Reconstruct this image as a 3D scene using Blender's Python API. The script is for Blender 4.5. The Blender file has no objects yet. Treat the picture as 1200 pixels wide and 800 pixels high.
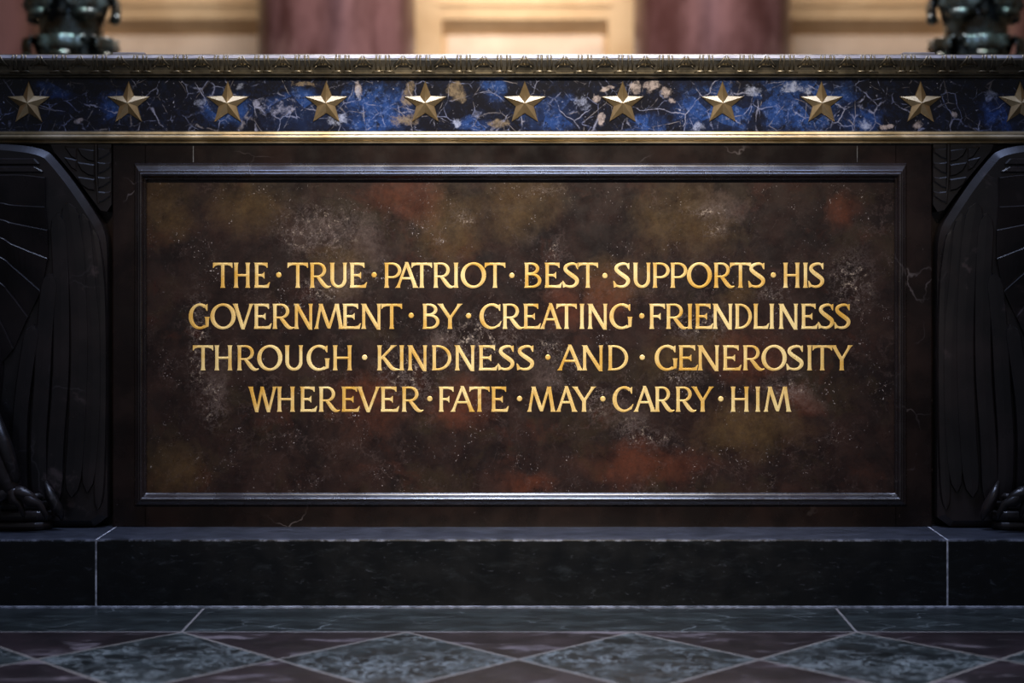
import bpy, bmesh, math, random
from mathutils import Vector, Matrix
R = random.Random(7)
scene = bpy.context.scene
COL = scene.collection

# ------------------------------------------------------------------ camera, world, lights, exposure
cam_d = bpy.data.cameras.new('camera')
cam = bpy.data.objects.new('camera', cam_d); COL.objects.link(cam)
CAMX, CAMD, CAMH, FPX = 0.033, 4.957, 1.0, 1950.0
cam.location = (CAMX, -CAMD, CAMH)
cam.rotation_euler = (math.pi/2, 0, 0)
cam_d.sensor_width = 36; cam_d.lens = FPX/1200*36
cam_d.shift_x = (600-625)/1200; cam_d.shift_y = -(400-300)/1200
cam_d.dof.use_dof = True; cam_d.dof.focus_distance = CAMD; cam_d.dof.aperture_fstop = 1.4
cam_d.clip_end = 100
scene.camera = cam

world = bpy.data.worlds.new('hall_ambience'); scene.world = world
world.use_nodes = True
bg = world.node_tree.nodes['Background']
bg.inputs[0].default_value = (0.62, 0.66, 0.8, 1); bg.inputs[1].default_value = 0.17

def area(name, loc, target, sx, sy, power, color, spread=math.pi):
    d = bpy.data.lights.new(name, 'AREA'); d.shape = 'RECTANGLE'; d.size = sx; d.size_y = sy
    d.energy = power; d.color = color; d.spread = spread
    o = bpy.data.objects.new(name, d); COL.objects.link(o); o.location = loc
    o.rotation_euler = (Vector(target)-Vector(loc)).to_track_quat('-Z', 'Y').to_euler()
    return o
def spot(name, loc, target, power, color, angle, blend, radius):
    d = bpy.data.lights.new(name, 'SPOT'); d.energy = power; d.color = color
    d.spot_size = math.radians(angle); d.spot_blend = blend; d.shadow_soft_size = radius
    o = bpy.data.objects.new(name, d); COL.objects.link(o); o.location = loc
    o.rotation_euler = (Vector(target)-Vector(loc)).to_track_quat('-Z', 'Y').to_euler()
    return o
area('skylight_above_altar', (0, -1.7, 6.0), (0, -1.5, 0), 1.2, 2.4, 44, (0.62, 0.72, 1.0), math.radians(40))
area('added_highlight_strip', (0, -1.75, 5.6), (0, -0.9, 0), 3.8, 0.6, 100, (0.44, 0.57, 1.0))  # unseen strip added for highlights on stars and bevels
spot('added_front_spot', (0.05, -5.4, 4.5), (0.02, 0, 1.14), 2600, (1.0, 0.87, 0.72), 26, 1.0, 0.2)  # unseen spot added to brighten the letters and fall off towards the ends
area('wall_washer', (0, 5.4, 5.6), (0, 9.2, 2.7), 4.4, 0.8, 205, (1.0, 0.84, 0.70), math.radians(120))
area('added_back_fill', (0, 3.0, 6.4), (0, 3.6, 1.5), 2.6, 1.2, 240, (0.86, 0.84, 1.0), math.radians(110))  # unseen overhead fill added to light the torcheres and columns
for sx in (-1, 1):
    spot('added_torchere_spot', (sx*1.7, 1.5, 5.8), (sx*2.17, 3.0, 2.0), 620, (0.66, 0.92, 1.0), 16, 0.6, 0.25)  # unseen pair added to bring highlights onto the torcheres
scene.view_settings.view_transform = 'Standard'
scene.view_settings.look = 'None'
scene.view_settings.exposure = 0.0
scene.view_settings.gamma = 1.0
scene.view_settings.use_curve_mapping = False

# ------------------------------------------------------------------ helpers
S = FPX/CAMD                                  # pixels per metre on the altar face
def FX(px): return (px-612)/S
def FZ(py): return CAMH-(py-300)/S
def m(px): return px/S

def mesh_obj(name, verts, faces, mat, parent=None, smooth=False, loc=(0,0,0)):
    me = bpy.data.meshes.new(name)
    me.from_pydata([tuple(v) for v in verts], [], faces)
    bm = bmesh.new(); bm.from_mesh(me)
    bmesh.ops.remove_doubles(bm, verts=bm.verts, dist=1e-6)
    bmesh.ops.recalc_face_normals(bm, faces=bm.faces)
    bm.to_mesh(me); bm.free()
    if smooth:
        for p in me.polygons: p.use_smooth = True
    o = bpy.data.objects.new(name, me); COL.objects.link(o); o.location = loc
    me.materials.append(mat)
    if parent: o.parent = parent
    return o
def empty(name, loc=(0,0,0), parent=None, rz=0):
    o = bpy.data.objects.new(name, None); COL.objects.link(o); o.location = loc; o.rotation_euler.z = rz
    o.empty_display_size = 0.1
    if parent: o.parent = parent
    return o
def tag(o, label, cat, group=None):
    o['label'] = label; o['category'] = cat
    if group: o['group'] = group
    return o

class MB:                                     # collects shapes into one mesh
    def __init__(s): s.v = []; s.f = []
    def add(s, v, f):
        b = len(s.v); s.v += [tuple(p) for p in v]; s.f += [tuple(i+b for i in q) for q in f]
    def box(s, x0, x1, y0, y1, z0, z1, b=0.0):
        bm = bmesh.new(); bmesh.ops.create_cube(bm, size=1.0)
        for v in bm.verts:
            v.co = ((x0+x1)/2+v.co.x*(x1-x0), (y0+y1)/2+v.co.y*(y1-y0), (z0+z1)/2+v.co.z*(z1-z0))
        if b > 0: bmesh.ops.bevel(bm, geom=bm.edges[:], offset=b, segments=2, profile=0.6, affect='EDGES')
        s.bm(bm)
    def bm(s, bm):
        bm.verts.index_update()
        s.add([v.co[:] for v in bm.verts], [[v.index for v in f.verts] for f in bm.faces]); bm.free()
    def prism(s, pts, y0, y1, b=0.0, bev_h=None):
        """outline in the X-Z plane; front at y1 (smaller y is nearer the viewer), optional bevelled front rim"""
        n = len(pts); V = []; F = []
        V += [(x, y0, z) for x, z in pts]
        if b > 0:
            bh = bev_h if bev_h is not None else b
            a = sum(pts[i][0]*pts[(i+1) % n][1]-pts[(i+1) % n][0]*pts[i][1] for i in range(n))
            sg = 1 if a > 0 else -1
            ins = []
            for i in range(n):
                p0, p1, p2 = Vector(pts[i-1]), Vector(pts[i]), Vector(pts[(i+1) % n])
                d1 = (p1-p0).normalized(); d2 = (p2-p1).normalized()
                n1 = Vector((-d1.y, d1.x))*sg; n2 = Vector((-d2.y, d2.x))*sg
                nn = (n1+n2); L = nn.length
                nn = n1 if L < 1e-4 else nn/L
                k = max(0.45, nn.dot(n1))
                ins.append(p1+nn*b/k)
            V += [(x, y1+bh, z) for x, z in pts]
            V += [(q.x, y1, q.y) for q in ins]
            rings = 3
        else:
            V += [(x, y1, z) for x, z in pts]; rings = 2
        for r in range(rings-1):
            for i in range(n):
                j = (i+1) % n
                F.append((r*n+i, r*n+j, (r+1)*n+j, (r+1)*n+i))
        F.append(tuple((rings-1)*n+i for i in range(n))); F.append(tuple(reversed(range(n))))
        s.add(V, F)
    def tube(s, pts, n=8, squash=1.0):
        """pts = [(Vector, radius)]"""
        V = []; F = []; P = [Vector(p) for p, r in pts]
        for i, (p, r) in enumerate(pts):
            t = (P[min(i+1, len(P)-1)]-P[max(i-1, 0)]).normalized()
            up = Vector((0, 1, 0)) if abs(t.y) < 0.9 else Vector((0, 0, 1))
            a = t.cross(up).normalized(); b = t.cross(a).normalized()
            for k in range(n):
                th = 2*math.pi*k/n
                V.append(P[i]+a*math.cos(th)*r+b*math.sin(th)*r*squash)
        for i in range(len(P)-1):
            for k in range(n):
                F.append((i*n+k, i*n+(k+1) % n, (i+1)*n+(k+1) % n, (i+1)*n+k))
        F.append(tuple(range(n))); F.append(tuple((len(P)-1)*n+k for k in range(n)))
        s.add(V, F)
    def lathe(s, prof, n=32, c=(0, 0)):
        V = []; F = []
        for r, z in prof:
            for k in range(n):
                th = 2*math.pi*k/n
                V.append((c[0]+r*math.cos(th), c[1]+r*math.sin(th), z))
        for i in range(len(prof)-1):
            for k in range(n):
                F.append((i*n+k, i*n+(k+1) % n, (i+1)*n+(k+1) % n, (i+1)*n+k))
        F.append(tuple(range(n))); F.append(tuple((len(prof)-1)*n+k for k in range(n)))
        s.add(V, F)
    def extrude_x(s, prof, x0, x1):
        """closed profile [(y,z)] run along X"""
        n = len(prof)
        V = [(x0, y, z) for y, z in prof]+[(x1, y, z) for y, z in prof]
        F = [(i, (i+1) % n, n+(i+1) % n, n+i) for i in range(n)]+[tuple(range(n)), tuple(range(2*n-1, n-1, -1))]
        s.add(V, F)
    def build(s, name, mat, parent=None, smooth=False, loc=(0, 0, 0)):
        return mesh_obj(name, s.v, s.f, mat, parent, smooth, loc)

def catmull(pts, n=8):
    out = []
    P = [tuple(p) for p in pts]
    for i in range(len(P)-1):
        p0 = P[max(i-1, 0)]; p1 = P[i]; p2 = P[i+1]; p3 = P[min(i+2, len(P)-1)]
        for k in range(n):
            t = k/n
            out.append(tuple(0.5*((2*b)+(-a+c)*t+(2*a-5*b+4*c-d)*t*t+(-a+3*b-3*c+d)*t**3) for a, b, c, d in zip(p0, p1, p2, p3)))
    out.append(P[-1]); return out

# ------------------------------------------------------------------ materials
class NT:
    def __init__(s, name):
        s.mat = bpy.data.materials.new(name); s.mat.use_nodes = True
        s.t = s.mat.node_tree; s.b = s.t.nodes['Principled BSDF']
        s.co = s.t.nodes.new('ShaderNodeTexCoord').outputs['Object']
    def link(s, a, b): s.t.links.new(a, b)
    def put(s, sock, v):
        if isinstance(v, bpy.types.NodeSocket): s.link(v, sock)
        else: sock.default_value = v
    def math(s, op, a, b=0.0, clamp=False):
        n = s.t.nodes.new('ShaderNodeMath'); n.operation = op; n.use_clamp = clamp
        s.put(n.inputs[0], a); s.put(n.inputs[1], b); return n.outputs[0]
    def vec(s, op, a, b=(0, 0, 0)):
        n = s.t.nodes.new('ShaderNodeVectorMath'); n.operation = op
        s.put(n.inputs[0], a)
        if op == 'SCALE': s.put(n.inputs['Scale'], b)
        elif op not in ('LENGTH', 'NORMALIZE', 'FRACTION', 'FLOOR'): s.put(n.inputs[1], b)
        return n.outputs['Value'] if op in ('LENGTH', 'DISTANCE', 'DOT_PRODUCT') else n.outputs[0]
    def noise(s, scale, detail=4.0, rough=0.55, co=None, dist=0.0, color=False):
        n = s.t.nodes.new('ShaderNodeTexNoise'); s.link(co or s.co, n.inputs['Vector'])
        n.inputs['Scale'].default_value = scale; n.inputs['Detail'].default_value = detail
        n.inputs['Roughness'].default_value = rough; n.inputs['Distortion'].default_value = dist
        return n.outputs['Color'] if color else n.outputs[0]
    def voro(s, scale, feature='DISTANCE_TO_EDGE', co=None, out='Distance'):
        n = s.t.nodes.new('ShaderNodeTexVoronoi'); n.feature = feature; s.link(co or s.co, n.inputs['Vector'])
        n.inputs['Scale'].default_value = scale; return n.outputs[out]
    def rng(s, v, a, b, c=0.0, d=1.0, smooth=True):
        n = s.t.nodes.new('ShaderNodeMapRange'); n.interpolation_type = 'SMOOTHSTEP' if smooth else 'LINEAR'
        s.put(n.inputs['Value'], v)
        for k, q in zip(('From Min', 'From Max', 'To Min', 'To Max'), (a, b, c, d)): n.inputs[k].default_value = q
        return n.outputs[0]
    def mix(s, f, a, b):
        n = s.t.nodes.new('ShaderNodeMix'); n.data_type = 'RGBA'
        s.put(n.inputs[0], f)
        s.put(n.inputs[6], a if isinstance(a, bpy.types.NodeSocket) else (*a, 1))
        s.put(n.inputs[7], b if isinstance(b, bpy.types.NodeSocket) else (*b, 1))
        return n.outputs[2]
    def warp(s, amt, scale, detail=3.0):
        c = s.vec('SUBTRACT', s.noise(scale, detail, color=True), (0.5, 0.5, 0.5))
        return s.vec('ADD', s.co, s.vec('SCALE', c, amt))
    def mapping(s, co, sc=(1, 1, 1), rot=(0, 0, 0), loc=(0, 0, 0)):
        n = s.t.nodes.new('ShaderNodeMapping'); s.link(co, n.inputs[0])
        n.inputs['Location'].default_value = loc; n.inputs['Rotation'].default_value = rot; n.inputs['Scale'].default_value = sc
        return n.outputs[0]
    def blob(s, co, px, py, rx, ry, soft=0.55):
        v = s.vec('SUBTRACT', co, (FX(px), 0, FZ(py)))
        v = s.vec('MULTIPLY', v, (S/rx, 0, S/ry))
        return s.rng(s.vec('LENGTH', v), 1.0, 1.0-soft)
    def bump(s, h, strength=0.3, dist=0.002):
        n = s.t.nodes.new('ShaderNodeBump'); n.inputs['Strength'].default_value = strength
        n.inputs['Distance'].default_value = dist; s.link(h, n.inputs['Height']); s.link(n.outputs[0], s.b.inputs['Normal'])
    def done(s, color, rough, metal=0.0, spec=0.5, coat=0.0):
        s.put(s.b.inputs['Base Color'], color if isinstance(color, bpy.types.NodeSocket) else (*color, 1))
        s.put(s.b.inputs['Roughness'], rough); s.put(s.b.inputs['Metallic'], metal)
        s.put(s.b.inputs['Specular IOR Level'], spec); s.put(s.b.inputs['Coat Weight'], coat)
        return s.mat

def mat_dark_stone(name, a, b, vein=(0.16, 0.14, 0.15), vs=1.0, rough=0.3, spec=0.5, cloud=0.0):
    n = NT(name); w = n.warp(0.12, 4.0)
    c = n.mix(n.rng(n.noise(5.0, 7, 0.6, w), 0.38, 0.68), a, b)
    v = n.rng(n.voro(3.2, co=n.warp(0.35, 3.0, 5)), 0.010, 0.0)
    v = n.math('MULTIPLY', v, n.rng(n.noise(4.0, 3), 0.52, 0.7))
    if cloud > 0:
        k = n.math('MULTIPLY', n.rng(n.noise(13, 6, 0.65, w), 0.58, 0.72), n.rng(n.noise(4, 2), 0.48, 0.62))
        c = n.mix(n.math('MULTIPLY', k, cloud), c, (0.075, 0.055, 0.055))
    sp = n.math('MULTIPLY', n.rng(n.noise(60, 2), 0.70, 0.78), n.rng(n.noise(6, 3), 0.5, 0.65))
    c = n.mix(n.math('MULTIPLY', n.math('MAXIMUM', v, sp), 0.55*vs), c, vein)
    return n.done(c, n.rng(n.noise(9, 4), 0.3, 0.7, rough-0.05, rough+0.1), spec=spec)

M_body = mat_dark_stone('dark_brown_marble', (0.0065, 0.0042, 0.0038), (0.018, 0.0105, 0.0088), spec=0.25, rough=0.24)
M_frame = mat_dark_stone('frame_marble', (0.011, 0.009, 0.010), (0.02, 0.015, 0.016), vs=0.6, rough=0.24, spec=1.0)
M_eagle = mat_dark_stone('carved_black_marble', (0.0095, 0.0082, 0.0083), (0.022, 0.016, 0.0155), vs=0.3, rough=0.32, spec=0.4, cloud=0.8)

def mat_plinth():
    n = NT('black_slate'); w = n.warp(0.08, 6)
    st = n.mapping(w, (5, 5, 16), (0, 0.55, 0))
    c = n.mix(n.rng(n.noise(2.6, 7, 0.65, st), 0.5, 0.8), (0.0022, 0.0027, 0.003), (0.016, 0.0195, 0.0215))
    sc = n.math('MULTIPLY', n.rng(n.noise(4, 5, 0.7, n.mapping(w, (8, 30, 30))), 0.60, 0.72), 0.35)
    c = n.mix(sc, c, (0.11, 0.12, 0.14))
    sx = n.t.nodes.new('ShaderNodeSeparateXYZ'); n.link(n.co, sx.inputs[0])
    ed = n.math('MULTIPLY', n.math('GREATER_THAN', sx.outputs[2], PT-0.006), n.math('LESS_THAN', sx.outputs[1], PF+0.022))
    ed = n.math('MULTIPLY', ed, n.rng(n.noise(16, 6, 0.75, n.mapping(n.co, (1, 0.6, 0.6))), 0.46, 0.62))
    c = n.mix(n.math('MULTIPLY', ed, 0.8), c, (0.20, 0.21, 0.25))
    up = n.t.nodes.new('ShaderNodeSeparateXYZ'); n.link(n.t.nodes.new('ShaderNodeNewGeometry').outputs['True Normal'], up.inputs[0])
    lit_top = n.math('MULTIPLY', n.rng(up.outputs[2], 0.7, 0.95), n.rng(n.noise(10, 7, 0.7, n.mapping(w, (1, 2.5, 1))), 0.3, 0.7, 0.35, 0.9))  # overhead light on the ledge, painted into the colour of upward faces
    c = n.mix(lit_top, c, (0.05, 0.056, 0.075))
    return n.done(c, n.rng(n.noise(14, 5), 0.3, 0.7, 0.30, 0.45), spec=0.4)
PF, PT = -0.224, 0.1942                       # front plane and top of the plinth
M_plinth = mat_plinth()

def patches(n, co, lst, nz, lo=0.42, hi=0.62, amp=1.3):
    """union of soft patches whose borders are broken up by a fine noise"""
    m_ = None
    for q in lst:
        k = n.blob(co, *q[:4], 0.95); m_ = k if m_ is None else n.math('MAXIMUM', m_, k)
    f = n.math('ADD', n.math('MULTIPLY', m_, 0.85), n.math('MULTIPLY', n.math('SUBTRACT', nz, 0.5), amp))
    return n.math('MULTIPLY', n.rng(f, lo, hi), n.rng(m_, 0.0, 0.25))

def mat_panel():
    n = NT('red_brown_marble')
    w = n.warp(0.16, 6.0, 6); w2 = n.warp(0.06, 14.0, 6)
    n1 = n.noise(7, 10, 0.68, w); n2 = n.noise(16, 9, 0.72, w2); n3 = n.noise(45, 6, 0.75); n12 = n.math('ADD', n.math('MULTIPLY', n1, 0.55), n.math('MULTIPLY', n2, 0.45))
    c = n.mix(n.rng(n1, 0.36, 0.66), (0.0072, 0.0038, 0.0036), (0.0225, 0.0115, 0.0092))
    c = n.mix(n.math('MULTIPLY', n.rng(n.noise(5.5, 9, 0.68, n.vec('ADD', w, (5, 3, 1))), 0.50, 0.66), 0.6), c, (0.026, 0.0175, 0.0095))
    c = n.mix(n.math('MULTIPLY', n.rng(n.noise(4.5, 9, 0.68, n.vec('ADD', w, (1, 8, 4))), 0.54, 0.68), 0.6), c, (0.042, 0.014, 0.0085))
    def B(c, col, amt, lst, nz=n12, lo=0.10, hi=1.15):
        k = n.math('MULTIPLY', patches(n, w, lst, nz, lo, hi, 1.9), n.rng(n3, 0.3, 0.7, 0.5, 1.0))
        return n.mix(n.math('MULTIPLY', k, amt), c, col)
    c = B(c, (0.075, 0.045, 0.0165), 0.85, [(525, 265, 80, 90), (610, 240, 90, 70), (800, 255, 110, 80), (720, 330, 80, 60), (872, 345, 44, 34), (880, 505, 110, 60), (800, 420, 80, 50), (395, 320, 60, 60), (200, 560, 90, 70), (190, 240, 60, 90), (290, 240, 80, 60)])
    c = B(c, (0.088, 0.025, 0.0115), 0.85, [(620, 566, 60, 18), (715, 350, 60, 60), (660, 360, 56, 50), (540, 478, 80, 42), (430, 470, 80, 60), (985, 250, 40, 34), (480, 230, 80, 60), (940, 465, 40, 30), (760, 545, 120, 50), (870, 420, 80, 60)])
    c = B(c, (0.085, 0.062, 0.055), 0.6, [(520, 400, 34, 28), (640, 440, 44, 26), (945, 462, 40, 24), (735, 490, 46, 36), (375, 275, 66, 40), (400, 335, 50, 36), (255, 440, 34, 60), (430, 290, 36, 60), (850, 240, 70, 30)], n3)
    # pale mineral inclusions: webs of fine filaments and crumbs gathered in patches
    inc = None
    for q in [(543, 257, 22, 15), (515, 283, 14, 9), (653, 292, 12, 24), (838, 270, 22, 16), (640, 225, 34, 10), (828, 247, 44, 12), (762, 515, 46, 20), (740, 500, 30, 20), (700, 470, 24, 34), (377, 340, 44, 24), (418, 322, 22, 22), (232, 400, 22, 90), (645, 410, 32, 32), (670, 425, 32, 20), (820, 380, 64, 30), (905, 345, 32, 14), (250, 470, 26, 50), (925, 455, 46, 26), (800, 440, 40, 18), (375, 270, 80, 50), (1000, 330, 40, 60), (560, 400, 90, 50), (480, 440, 60, 60)]:
        k = n.blob(w2, *q, 0.9); inc = k if inc is None else n.math('MAXIMUM', inc, k)
    fz = n.noise(34, 9, 0.72, w2)
    fil = n.rng(n.math('ABSOLUTE', n.math('SUBTRACT', fz, 0.5)), 0.030, 0.0)
    crumb = n.rng(n.noise(70, 5, 0.75), 0.56, 0.68)
    c = n.mix(n.math('MULTIPLY', n.math('MULTIPLY', inc, fil), 0.40), c, (0.19, 0.155, 0.15))
    c = n.mix(n.math('MULTIPLY', n.math('MULTIPLY', n.math('POWER', inc, 2.0), crumb), 0.85), c, (0.36, 0.30, 0.25))
    web = n.rng(n.math('ABSOLUTE', n.math('SUBTRACT', n.noise(11, 10, 0.7, w2), 0.5)), 0.018, 0.0)
    web = n.math('MULTIPLY', web, n.rng(n.noise(6, 5, 0.65, n.vec('ADD', n.co, (7, 2, 5))), 0.46, 0.66))
    c = n.mix(n.math('MULTIPLY', web, 0.30), c, (0.12, 0.085, 0.08))
    grain = n.rng(n.noise(120, 5, 0.8), 0.25, 0.75, 0.72, 1.3, False)
    hs = n.t.nodes.new('ShaderNodeHueSaturation'); n.link(c, hs.inputs['Color']); n.link(grain, hs.inputs['Value']); c = hs.outputs[0]
    # veins and flecks
    v = n.rng(n.voro(5.0, co=n.warp(0.14, 9, 7)), 0.008, 0.0)
    v = n.math('MULTIPLY', v, n.rng(n.noise(9, 6, 0.7), 0.50, 0.66))
    c = n.mix(n.math('MULTIPLY', v, 0.32), c, (0.17, 0.125, 0.11))
    v2 = n.rng(n.voro(13.0, co=n.warp(0.12, 18, 6)), 0.022, 0.0)
    v2 = n.math('MULTIPLY', v2, n.rng(n.noise(8, 5, 0.7, n.vec('ADD', n.co, (3, 9, 2))), 0.50, 0.68))
    c = n.mix(n.math('MULTIPLY', v2, 0.25), c, (0.13, 0.10, 0.10))
    fl = n.math('MULTIPLY', n.rng(n.noise(190, 2, 0.6), 0.66, 0.72), n.rng(n.noise(9, 6, 0.7), 0.48, 0.66))
    c = n.mix(n.math('MULTIPLY', fl, 0.85), c, (0.45, 0.41, 0.42))
    return n.done(c, n.rng(n2, 0.3, 0.7, 0.26, 0.38), spec=0.35)
M_panel = mat_panel()

def mat_frieze():
    n = NT('blue_sodalite')
    w = n.warp(0.06, 12.0, 5); w2 = n.warp(0.03, 26, 5)
    n2 = n.noise(22, 8, 0.72, w2); n3 = n.noise(60, 6, 0.75)
    cell = n.voro(13.0, 'F1', n.warp(0.03, 10, 3), 'Color')
    sep = n.t.nodes.new('ShaderNodeSeparateColor'); n.link(cell, sep.inputs[0])
    blue = None
    for q in [(440, 128, 80, 50), (350, 130, 70, 45), (645, 135, 60, 40), (835, 128, 85, 50), (940, 120, 100, 60), (265, 125, 50, 36), (760, 145, 40, 24), (1180, 130, 50, 36), (580, 100, 26, 26), (560, 148, 40, 18), (60, 105, 36, 20), (1010, 140, 40, 26), (140, 125, 40, 30)]:
        k = n.blob(w, *q, 0.8); blue = k if blue is None else n.math('MAXIMUM', blue, k)
    f = n.rng(n.math('ADD', n.math('MULTIPLY', blue, 0.75), n.math('MULTIPLY', n.math('SUBTRACT', n2, 0.5), 1.6)), 0.15, 0.85)
    f = n.math('MULTIPLY', f, n.rng(sep.outputs[0], 0.25, 0.6, 0.2, 1.0))
    c = n.mix(f, (0.0055, 0.0055, 0.0095), (0.016, 0.050, 0.19))
    c = n.mix(n.rng(n.noise(34, 7, 0.75, w2), 0.54, 0.36), c, (0.007, 0.010, 0.026))
    c = n.mix(n.math('MULTIPLY', n.rng(n3, 0.50, 0.68), n.math('MULTIPLY', f, 0.8)), c, (0.13, 0.20, 0.44))
    def vein(c, sc, wd, msk, amt, col, off, wp=0.035):
        v = n.rng(n.voro(sc, co=n.vec('ADD', n.warp(wp, 14, 6), off)), wd, 0.0)
        v = n.math('MULTIPLY', v, n.rng(n.noise(13, 6, 0.7, n.vec('ADD', n.co, off)), msk, msk+0.14))
        return n.mix(n.math('MULTIPLY', v, amt), c, col)
    c = vein(c, 7.5, 0.016, 0.46, 0.7, (0.32, 0.34, 0.48), (0, 0, 0))
    c = vein(c, 17, 0.035, 0.48, 0.6, (0.26, 0.30, 0.50), (4, 1, 7))
    c = vein(c, 11, 0.02, 0.48, 0.55, (0.30, 0.28, 0.30), (9, 5, 2), 0.02)
    sp = n.math('MULTIPLY', n.rng(n.noise(95, 3, 0.6), 0.62, 0.70), n.rng(n.noise(14, 6, 0.7, n.vec('ADD', n.co, (2, 2, 2))), 0.48, 0.62))
    c = n.mix(n.math('MULTIPLY', sp, 0.75), c, (0.45, 0.47, 0.60))
    for col, amt, lo, lst in [((0.42, 0.36, 0.35), 0.9, 0.45, [(700, 113, 13, 8), (712, 104, 16, 6), (763, 104, 20, 13), (780, 111, 15, 13), (789, 119, 9, 8), (744, 100, 14, 12), (703, 138, 12, 14), (1038, 149, 14, 7), (1075, 146, 12, 12), (1118, 133, 9, 11), (92, 140, 8, 7), (420, 105, 9, 18)]),
                          ((0.21, 0.165, 0.11), 0.9, 0.45, [(475, 140, 30, 20), (480, 112, 16, 30), (535, 108, 24, 22), (585, 143, 28, 10), (360, 97, 36, 7)]),
                          ((0.36, 0.41, 0.58), 0.8, 0.62, [(1015, 145, 24, 16), (935, 103, 50, 14), (815, 146, 30, 16), (1165, 112, 18, 16), (536, 145, 13, 18), (420, 108, 9, 26), (232, 122, 18, 16), (280, 100, 12, 12), (680, 118, 22, 28), (395, 140, 30, 16), (880, 105, 30, 18)])]:
        k = patches(n, w, lst, n2, lo-0.05, lo+0.30, 2.0)
        c = n.mix(n.math('MULTIPLY', n.math('MULTIPLY', k, n.rng(n3, 0.36, 0.6, 0.25, 1.0)), amt), c, col)
    return n.done(c, 0.20, spec=0.35)
M_frieze = mat_frieze()

def mat_metal(name, a, b, rough, metal, sc=14, dirt=0.0):
    n = NT(name)
    c = n.mix(n.rng(n.noise(sc, 6, 0.65), 0.35, 0.68), a, b)
    if dirt > 0: c = n.mix(n.math('MULTIPLY', n.rng(n.noise(sc*2.3, 4), 0.5, 0.7), dirt), c, (0.03, 0.026, 0.018))
    return n.done(c, n.rng(n.noise(sc*2, 4), 0.3, 0.7, rough-0.06, rough+0.08), metal)
M_star = mat_metal('gilt_bronze', (0.46, 0.33, 0.16), (0.60, 0.45, 0.25), 0.32, 0.85, 9)
M_bead = mat_metal('worn_brass', (0.36, 0.275, 0.15), (0.60, 0.50, 0.34), 0.36, 0.85, 5, 0.3)
M_cornice = mat_metal('dark_patinated_bronze', (0.12, 0.105, 0.075), (0.24, 0.205, 0.14), 0.36, 0.8, 10, 0.4)
M_verdigris = mat_metal('verdigris_bronze', (0.07, 0.055, 0.032), (0.20, 0.26, 0.24), 0.26, 0.8, 7, 0.3)
def mat_gold():
    n = NT('gilded_lettering')
    c = n.mix(n.rng(n.noise(7, 5, 0.6), 0.34, 0.64), (0.63, 0.36, 0.055), (0.84, 0.68, 0.32))
    c = n.mix(n.math('MULTIPLY', n.rng(n.noise(45, 3), 0.62, 0.75), 0.5), c, (0.45, 0.22, 0.05))
    return n.done(c, 0.45, 0.25)
M_gold = mat_gold()
def mat_mortar_lit_edge():
    n = NT('mortar_and_lit_edge')
    c = n.mix(n.rng(n.noise(30, 4), 0.35, 0.65), (0.03, 0.033, 0.04), (0.15, 0.155, 0.175))  # pale tone for stone joints and for a painted lit edge
    return n.done(c, 0.7)
M_mortar_lit_edge = mat_mortar_lit_edge()
def mat_joint():
    n = NT('white_joint_filler')
    return n.done(n.mix(n.rng(n.noise(40, 4), 0.35, 0.6), (0.16, 0.165, 0.18), (0.55, 0.56, 0.60)), 0.7)
M_joint = mat_joint()
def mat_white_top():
    n = NT('pale_lit_top')
    c = n.mix(n.rng(n.noise(12, 5), 0.4, 0.7), (0.30, 0.28, 0.30), (0.5, 0.48, 0.48))  # pale tone paints in the light caught by the bronze cornice top
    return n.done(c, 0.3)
M_top = mat_white_top()

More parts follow.
